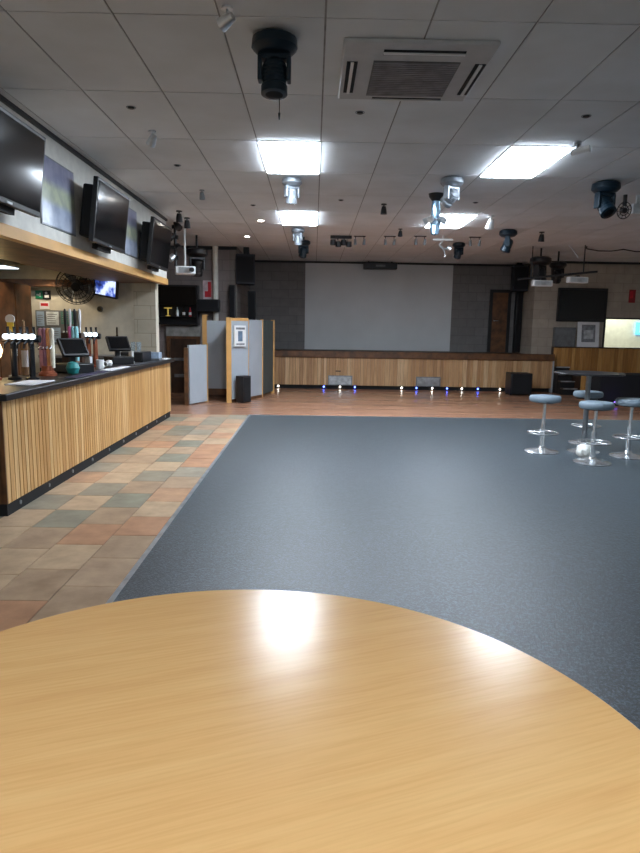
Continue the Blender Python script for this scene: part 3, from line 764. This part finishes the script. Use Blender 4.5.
# ------------------------------------------------------------ stools, poseur table, bag
def stool():
    t = thing('bar_stool', '', 'stool', (0, 0, 0), 0, 'bar stools round the tall table')
    MB().lathe([(0, .622), (.165, .622), (.182, .632), (.188, .655), (.186, .68), (.172, .697), (.13, .703), (0, .705)], seg=40).build('seat', 'stool_vinyl', t)
    MB().lathe([(0, .612), (.12, .612), (.12, .622), (0, .622)]).build('seat_plate', 'dark_metal', t)
    MB().lathe([(0, 0), (.205, 0), (.207, .008), (.19, .018), (.10, .028), (.05, .045), (.035, .075), (0, .075)], seg=40).build('base', 'chrome', t)
    MB().cyl((0, 0, .07), (0, 0, .36), .028).build('outer_column', 'chrome', t)
    MB().cyl((0, 0, .35), (0, 0, .615), .019).build('inner_column', 'chrome', t)
    mb = MB().ring((0, 0, .24), .178, .010, 40, 8)
    for a in (0, 2 * PI / 3, 4 * PI / 3): mb.cyl((math.cos(a) * .025, math.sin(a) * .025, .24), (math.cos(a) * .178, math.sin(a) * .178, .24), .007, seg=8)
    mb.build('foot_ring', 'chrome', t)
    MB().cyl((.02, 0, .60), (.15, .03, .595), .006).build('lever', 'dark_metal', t)
    return t
s0 = stool(); s0.location = (2.85, 7.72, .006); s0.rotation_euler[2] = .4; s0['label'] = 'grey topped chrome bar stool farthest left of the group'
dup(s0, (3.20, 7.08, .006), 1.3, 'grey topped chrome bar stool in front of the tall table, nearest')
dup(s0, (3.66, 8.37, .006), 2.2, 'grey topped chrome bar stool behind the tall table')
dup(s0, (3.80, 7.47, .006), .9, 'grey topped chrome bar stool at the right edge, right of the tall table')
t = thing('poseur_table', 'tall thin dark topped table among the grey bar stools', 'table', (3.37, 7.73, .006))
MB().lathe([(0, .968), (.40, .968), (.405, .972), (.405, .984), (.40, .988), (0, .988)], seg=48).build('tabletop', 'black_plastic', t)
MB().lathe([(0, 0), (.19, 0), (.19, .012), (.06, .03), (.035, .05), (0, .05)], seg=36).build('base', 'chrome', t)
MB().cyl((0, 0, .04), (0, 0, .968), .03).build('pole', 'grey_metal', t)
MB().box(-.15, .15, -.02, .02, .948, .968).box(-.02, .02, -.15, .15, .948, .968).build('top_bracket', 'dark_metal', t)
bm = bmesh.new(); bmesh.ops.create_icosphere(bm, subdivisions=4, radius=.1)
from mathutils import noise as mn
for v in bm.verts:
    d = mn.noise(v.co * 18) * .028 + mn.noise(v.co * 45) * .012
    v.co += v.co.normalized() * d; v.co.z *= .95; v.co.z = max(v.co.z, -.08)
mb = MB(); mb.bm.free(); mb.bm = bm
tag(mb.build('crumpled_bag', 'bag_white', loc=(3.265, 7.41, .086)), 'crumpled white paper bag on the carpet between the stool bases', 'bag')

# ------------------------------------------------------------ round table in front
t = thing('round_table', 'large round beech table filling the foreground', 'table', (-.1615, .9632, .006))
R0 = .835
MB().lathe([(R0 - .004, .671), (R0 - .004, .6945)], seg=160).build('tabletop', 'beech', t)
MB().lathe([(R0 - .004, .669), (R0, .671), (R0, .692), (R0 - .0035, .6943), (R0 - .0035, .669)], seg=160).build('edge_band', 'beech_edge', t)
MB().cyl((0, 0, .05), (0, 0, .67), .045).build('column', 'dark_metal', t)
for k in range(4):
    a = PI / 4 + k * PI / 2
    MB().cyl((math.cos(a) * .03, math.sin(a) * .03, .06), (math.cos(a) * .42, math.sin(a) * .42, .025), .03, .02).cyl((math.cos(a) * .40, math.sin(a) * .40, 0), (math.cos(a) * .40, math.sin(a) * .40, .03), .02).build('leg', 'dark_metal', t)

# ------------------------------------------------------------ air conditioner cassette
t = thing('air_conditioner', 'square ceiling air conditioner cassette with a grey centre grille', 'air conditioner', (.63, 4.60, CZ))
MB().box(-.475, .475, -.48, .49, -.03, .0).build('panel', plain('aged_white', (186, 187, 188), .5, var=.03), t, bevel=.012)
g = MB().box(-.27, .29, -.22, .38, -.037, -.03).build('grille', 'grey_plastic', t)
mb = MB()
for q in range(18): mb.box(-.26, .28, -.21 + q * .0325, -.195 + q * .0325, -.041, -.037)
mb.build('slats', 'grey_metal', g)
for n, a in (('near', (-.22, .29, -.385, -.315)), ('left', (-.44, -.37, -.2, .34)), ('right', (.39, .46, -.2, .34)), ('far', (-.22, .29, .43, .475))):
    v = MB().box(*a, -.034, -.03).build('air_slot', 'black_matt', t)
    x0, x1, y0, y1 = a
    if x1 - x0 > y1 - y0: MB().box(x0, x1, (y0 + y1) / 2 - .008, (y0 + y1) / 2 + .012, -.042, -.034).build('flap', 'white_plastic', v)
    else: MB().box((x0 + x1) / 2 - .01, (x0 + x1) / 2 + .01, y0, y1, -.042, -.034).build('flap', 'white_plastic', v)

# ------------------------------------------------------------ hanging stage lights
def moving_head(x, y, label, m, size=1., tilt=0., turn=0., drop=0., lens='screen_glass', cord=False):
    t = thing('moving_head', label, 'stage light', (x, y, CZ - drop), math.radians(turn), 'moving head lights on the ceiling')
    k = size
    if drop: MB().cyl((0, 0, 0), (0, 0, drop), .02).build('hanger', 'dark_metal', t)
    MB().lathe([(0, 0), (.10 * k, 0), (.135 * k, -.02 * k), (.14 * k, -.07 * k), (.11 * k, -.10 * k), (.075 * k, -.11 * k), (0, -.11 * k)], seg=16).build('base', m, t)
    MB().box(-.10 * k, .10 * k, -.035 * k, .035 * k, -.14 * k, -.105 * k).box(-.10 * k, -.075 * k, -.04 * k, .04 * k, -.26 * k, -.12 * k).box(.075 * k, .10 * k, -.04 * k, .04 * k, -.26 * k, -.12 * k).build('yoke', m, t, bevel=.006 * k)
    c = Vector((0, 0, -.22 * k)); ax = Rx(tilt) @ Vector((0, 0, -1))
    h = MB().lathe([(0, -.085 * k), (.05 * k, -.085 * k), (.07 * k, -.06 * k), (.072 * k, .06 * k), (.08 * k, .07 * k), (.08 * k, .115 * k), (.065 * k, .12 * k)], c, 20, axis=ax).build('head', m, t)
    MB().lathe([(.066 * k, .112 * k), (.05 * k, .122 * k), (0, .128 * k)], c, 20, axis=ax).build('lens', lens, t)
    mb = MB()
    for q in range(4): mb.ring(c + ax * (-.04 + .022 * q) * k, .0725 * k, .004 * k, 20, 5, axis=ax)
    mb.build('cooling_fins', m, h)
    if cord: MB().cyl((.03, .02, -.33), (.03, .02, -.46), .003, seg=6).cyl((.03, .02, -.43), (.03, .02, -.47), .008, .004, seg=8).build('safety_cord', 'black_plastic', t)
    return t
moving_head(-.26, 4.13, 'dark teal moving light nearest the camera, left of the air conditioner', 'teal_metal', 1.0, -6, 0, lens='black_matt', cord=True)
moving_head(-.28, 7.78, 'silver moving light right behind the nearer left ceiling panel', 'dull_silver', .85, 8, 30)
moving_head(-.30, 11.5, 'silver moving light right behind the farther left ceiling panel', 'dull_silver', .85, 10, -25)
moving_head(-.22, 12.6, 'dark teal moving light behind the farther silver one, left of the screen', 'teal_metal', .95, 35, 20, drop=.06)
moving_head(3.37, 7.68, 'dark teal moving light at far right, beside the wire ring light', 'teal_metal', 1.15, -38, 15)
moving_head(3.33, 11.3, 'dark teal moving light right of centre, near the small white spotlight', 'teal_metal', 1.1, 20, 70)
moving_head(2.86, 13.0, 'small dark teal moving light above the right side of the projection screen', 'teal_metal', .9, 40, 10)
moving_head(1.56, 7.6, 'silver moving light beside the hanging glass light in the middle of the ceiling', 'dull_silver', .95, 55, 35, lens='chrome')
moving_head(-2.27, 12.6, 'black moving light on a drop rod above the partition gate', 'black_plastic', 1.5, 25, 20, drop=.25, lens='silver')
moving_head(4.72, 13.6, 'black moving light on the hanging bar right of the stage', 'black_plastic', 1.6, -10, 40, drop=.18)
moving_head(5.28, 14.1, 'second black moving light behind the bar right of the stage', 'black_plastic', 1.3, 30, 0, drop=.22)

def small_spot(x, y, label, m='silver', k=1., tilt=40, turn=0, lens='screen_glass'):
    t = thing('spotlight', label, 'spotlight', (x, y, CZ), math.radians(turn), 'small spotlights on the ceiling')
    MB().cyl((0, 0, -.012 * k), (0, 0, 0), .035 * k).cyl((0, 0, -.05 * k), (0, 0, -.012 * k), .008 * k).build('mount', m, t)
    c = Vector((0, 0, -.075 * k)); ax = Rx(tilt) @ Vector((0, 0, -1))
    MB().lathe([(0, -.05 * k), (.026 * k, -.045 * k), (.036 * k, 0), (.042 * k, .05 * k), (.035 * k, .052 * k)], c, 18, axis=ax).build('can', m, t)
    MB().lathe([(.034 * k, .046 * k), (0, .05 * k)], c, 18, axis=ax).build('lens', lens, t)
small_spot(-1.48, 6.07, 'small silver spotlight on the ceiling opposite the first poster', 'silver', 1.0, 50, 40)
small_spot(-.50, 3.80, 'small silver spotlight at the top edge, nearest the camera', 'silver', .9, 70, 60)
small_spot(-1.46, 8.53, 'small grey spotlight on the ceiling opposite the middle television', 'grey_metal', .9, 30, 0)
small_spot(-2.07, 10.05, 'first of two small black spotlights at the end of the bulkhead', 'black_plastic', 1.3, 10)
small_spot(-2.07, 10.66, 'second of two small black spotlights at the end of the bulkhead, farther', 'black_plastic', 1.3, 10)
small_spot(.956, 9.23, 'small black spotlight alone in the middle of the ceiling', 'black_plastic', 1.1, 0)
small_spot(2.67, 10.0, 'small white spotlight right of the farther right ceiling panel', 'white_plastic', 1.5, 20, 20)
small_spot(3.97, 11.47, 'small black spotlight in front of the black hanging bar at right', 'black_plastic', 1.3, 10)
small_spot(1.48, 11.4, 'tiny dark spotlight in front of the row of twin brackets', 'dark_metal', 1.0, 30)
t = thing('ceiling_camera', 'white camera with grey bracket at the corner of the right ceiling panel', 'camera', (2.40, 6.14, CZ))
MB().cyl((0, 0, -.03), (0, 0, 0), .035).cyl((0, 0, -.07), (0, 0, -.03), .012).build('mount', 'grey_metal', t)
MB().cyl((-.03, .03, -.09), (.09, -.07, -.075), .032).build('body', 'white_plastic', t)
MB().cyl((-.034, .034, -.091), (-.03, .03, -.09), .026).build('lens', 'black_plastic', t)

def twin(x, y, label, turn=0):
    t = thing('twin_spotlight', label, 'spotlight', (x, y, CZ), math.radians(turn), 'twin bracket lights near the stage')
    MB().box(-.11, .11, -.02, .02, -.015, 0).build('rail', 'dark_metal', t)
    for sx in (-.08, .08):
        h = MB().cyl((sx, 0, -.16), (sx * 1.1, -.03, -.06), .028, .02, seg=14).build('can', 'grey_metal', t)
        MB().cyl((sx, 0, -.06), (sx, 0, -.015), .008, seg=8).build('stem', 'dark_metal', h)
twin(.84, 12.34, 'twin bracket spotlight right beside the black cluster light')
twin(1.40, 12.28, 'twin bracket spotlight midway between the black cluster light and the white cross bar light')
twin(1.96, 12.2, 'twin bracket spotlight just left of the white cross bar light')
twin(2.98, 12.2, 'twin bracket spotlight just right of the white cross bar light')
t = thing('cluster_light', 'black cluster of beam lights on the ceiling left of the twin spotlights', 'stage light', (.49, 12.36, CZ))
MB().box(-.2, .2, -.04, .04, -.05, 0).build('bar', 'black_plastic', t)
for k in range(4): MB().lathe([(0, -.05), (.05, -.045), (.055, .05), (.04, .055)], (-.15 + .1 * k, -.02, -.12 - .03 * (k % 2)), 14, axis=Rx(30) @ Vector((0, -.3, -1))).build('lamp', 'black_plastic', t)
MB().cyl((-.06, 0, -.08), (-.06, 0, 0), .01).cyl((.06, 0, -.08), (.06, 0, 0), .01).build('stem', 'dark_metal', t)

t = thing('glass_light', 'hanging bluish glass effect light with a black ceiling cup', 'stage light', (1.55, 8.5, CZ))
MB().lathe([(0, 0), (.10, 0), (.09, -.04), (.05, -.09), (0, -.09)]).build('cup', 'black_plastic', t)
MB().lathe([(.045, -.08), (.055, -.15), (.06, -.3), (.075, -.38), (.05, -.5), (0, -.52)]).build('glass_body', 'bluish_glass', t)
for a in range(5):
    u = Vector((math.cos(a * 1.256 + .3), math.sin(a * 1.256 + .3), 0))
    MB().lathe([(0, -.05), (.035, -.04), (.04, .03), (.03, .032)], u * .12 + Vector((0, 0, -.33)), 14, axis=u + Vector((0, 0, -.4))).build('lamp', 'silver', t)
MB().ring((0, 0, -.33), .085, .01).build('collar', 'chrome', t)
t = thing('cross_bar_light', 'white cross bar light with a hook, hanging before the screen', 'stage light', (2.36, 12.1, CZ))
MB().cyl((0, 0, -.06), (0, 0, 0), .012).box(-.18, .18, -.03, .03, -.09, -.06).build('bar', 'white_plastic', t)
MB().tube([(0, 0, -.09), (-.06, 0, -.17), (.02, 0, -.24), (.12, 0, -.22)], .016).tube([(.02, 0, -.24), (.06, 0, -.34), (.05, 0, -.39)], .012).build('hook_arm', 'silver', t)
MB().lathe([(0, -.04), (.04, -.03), (.05, .04), (.03, .045)], (.12, 0, -.22), 14, axis=(1, 0, -.5)).build('lamp', 'silver', t)
t = thing('ring_light', 'wire ring effect light on the ceiling beside the far right moving light', 'stage light', (3.92, 8.35, CZ))
MB().cyl((0, 0, -.13), (0, 0, 0), .025).build('stem', 'black_plastic', t)
mb = MB(); A = Vector((.2, -1, -.2)).normalized()
for R in (.10, .06): mb.ring((0, 0, -.19), R, .006, 28, 6, axis=A)
a = A.orthogonal().normalized(); b = A.cross(a)
for q in range(10): u = math.cos(q * PI / 5) * a + math.sin(q * PI / 5) * b; mb.cyl(Vector((0, 0, -.19)) + u * .03, Vector((0, 0, -.19)) + u * .10, .004, seg=5)
mb.build('cage', 'dark_metal', t)
MB().cyl(Vector((0, 0, -.19)) - A * .04, Vector((0, 0, -.19)) + A * .02, .035).build('motor', 'black_plastic', t)
MB().box(.10, .22, -.03, .03, -.23, -.11).box(.14, .18, -.02, .02, -.11, 0).build('side_lamp', 'silver', t)

# round lit ceiling downlights, small dark ceiling discs
def cdl(x, y, label):
    t = thing('round_downlight', label, 'downlight', (x, y, CZ), 0, 'round lit downlights')
    MB().ring((0, 0, -.002), .055, .012, 24, 6).build('bezel', 'white_plastic', t)
    MB().lathe([(0, -.02), (.04, -.014), (.05, 0)], seg=20).build('lens', 'down_white', t)
cdl(-.885, 10.75, 'round lit downlight left of the farther left ceiling panel, nearer one')
cdl(-1.305, 12.6, 'round lit downlight farther back toward the white column')
DL = [(-1.493, 5.45, 'small dark sprinkler disc on the ceiling beside the first television'), (.349, 5.46, 'small dark sprinkler disc just behind the air conditioner'),
      (2.18, 5.44, 'small dark sprinkler disc near the white camera at right'), (-1.51, 7.28, 'small dark sprinkler disc opposite the middle television'),
      (.346, 9.0, 'small dark sprinkler disc right of the nearer silver moving light'), (-.895, 9.48, 'small dark sprinkler disc left of the farther left ceiling panel'),
      (2.18, 9.0, 'small dark sprinkler disc before the farther right ceiling panel')]
for x, y, l in DL:
    t = thing('sprinkler', l, 'sprinkler', (x, y, CZ), 0, 'sprinkler discs')
    MB().lathe([(0, -.014), (.022, -.012), (.028, 0)], seg=18).build('head', 'black_plastic', t)
    MB().ring((0, 0, -.001), .036, .004, 20, 5).build('rose', 'grey_metal', t)

# rig at the end of the bulkhead: pole of lights and white projector
t = thing('light_pole', 'black hanging pole of clamps and small lights beside the farthest television', 'stage light', (-2.36, 11.1, CZ))
MB().cyl((0, 0, -.72), (0, 0, 0), .025).build('pole', 'black_plastic', t)
for q in range(4):
    z = -.08 - .17 * q
    l = MB().lathe([(0, -.06), (.05, -.055), (.06, .05), (.045, .055)], ((-1) ** q * .06, -.05, z), 16, axis=((-1) ** q * .5, -.6, -.6)).build('lamp', 'black_plastic' if q < 3 else 'silver', t)
    MB().box(-.05, .05, -.035, .035, z - .03, z + .03).build('clamp', 'dark_metal', l)
t = thing('projector', 'white projector hanging beside the end of the bulkhead', 'projector', (-2.27, 11.45, CZ))
MB().box(-.17, .17, -.16, .16, -.83, -.70).rotate(Rz(14), (0, 0, 0)).build('case', 'white_plastic', t, bevel=.012)
mb = MB()
for q in range(5): mb.box(-.12, .10, -.166, -.16, -.81 + q * .019, -.801 + q * .019)
mb.rotate(Rz(14)).build('vent', 'grey_plastic', t)
MB().cyl((0, 0, -.70), (0, 0, 0), .018).box(-.06, .06, -.06, .06, -.02, 0).build('hanger', 'white_plastic', t)
MB().cyl((.14, -.17, -.76), (.16, -.22, -.765), .04).build('lens', 'black_plastic', t)
# rig right of the stage
t = thing('lighting_bar', 'black pipe hanging from the ceiling right of the stage', 'lighting bar', (4.9, 13.3, CZ))
MB().cyl((-.7, .1, -.66), (.75, -.35, -.52), .022).build('pipe', 'black_plastic', t)
for x, y, z in ((-.45, .02, -.63), (.5, -.27, -.55)): MB().cyl((x, y, z), (x, y, 0), .012).build('drop_rod', 'dark_metal', t)
MB().tube([(.2, -.2, 0), (.3, -.22, -.12), (.38, -.25, -.25)], .012).build('brace', 'silver', t)
def strobe(x, y, z, rz, label):
    t = thing('strobe_light', label, 'stage light', (x, y, z), math.radians(rz), 'white strobes on the hanging bar')
    MB().box(-.21, .21, -.06, .06, -.15, -.03).build('case', 'white_plastic', t, bevel=.012)
    MB().box(-.17, .17, -.065, -.06, -.13, -.05).build('window', 'silver', t)
    MB().box(-.03, .03, -.03, .03, -.03, .0).build('clamp', 'black_plastic', t)
strobe(4.68, 13.32, 2.555, 5, 'white strobe box on the hanging bar, nearest the stage')
strobe(5.33, 13.13, 2.62, 8, 'white strobe box on the hanging bar, farthest right')
t = thing('hanging_cable', 'black cable drooping along the ceiling at far right', 'cable', (5.5, 13.2, CZ))
pts = [(0.0 + q * .25, .0, -.05 - .05 * math.sin(q * PI / 3) ** 2) for q in range(9)]
MB().tube([(0, 0, 0)] + pts + [(2.25, 0, 0)], .012).build('cable_run', 'black_plastic', t)
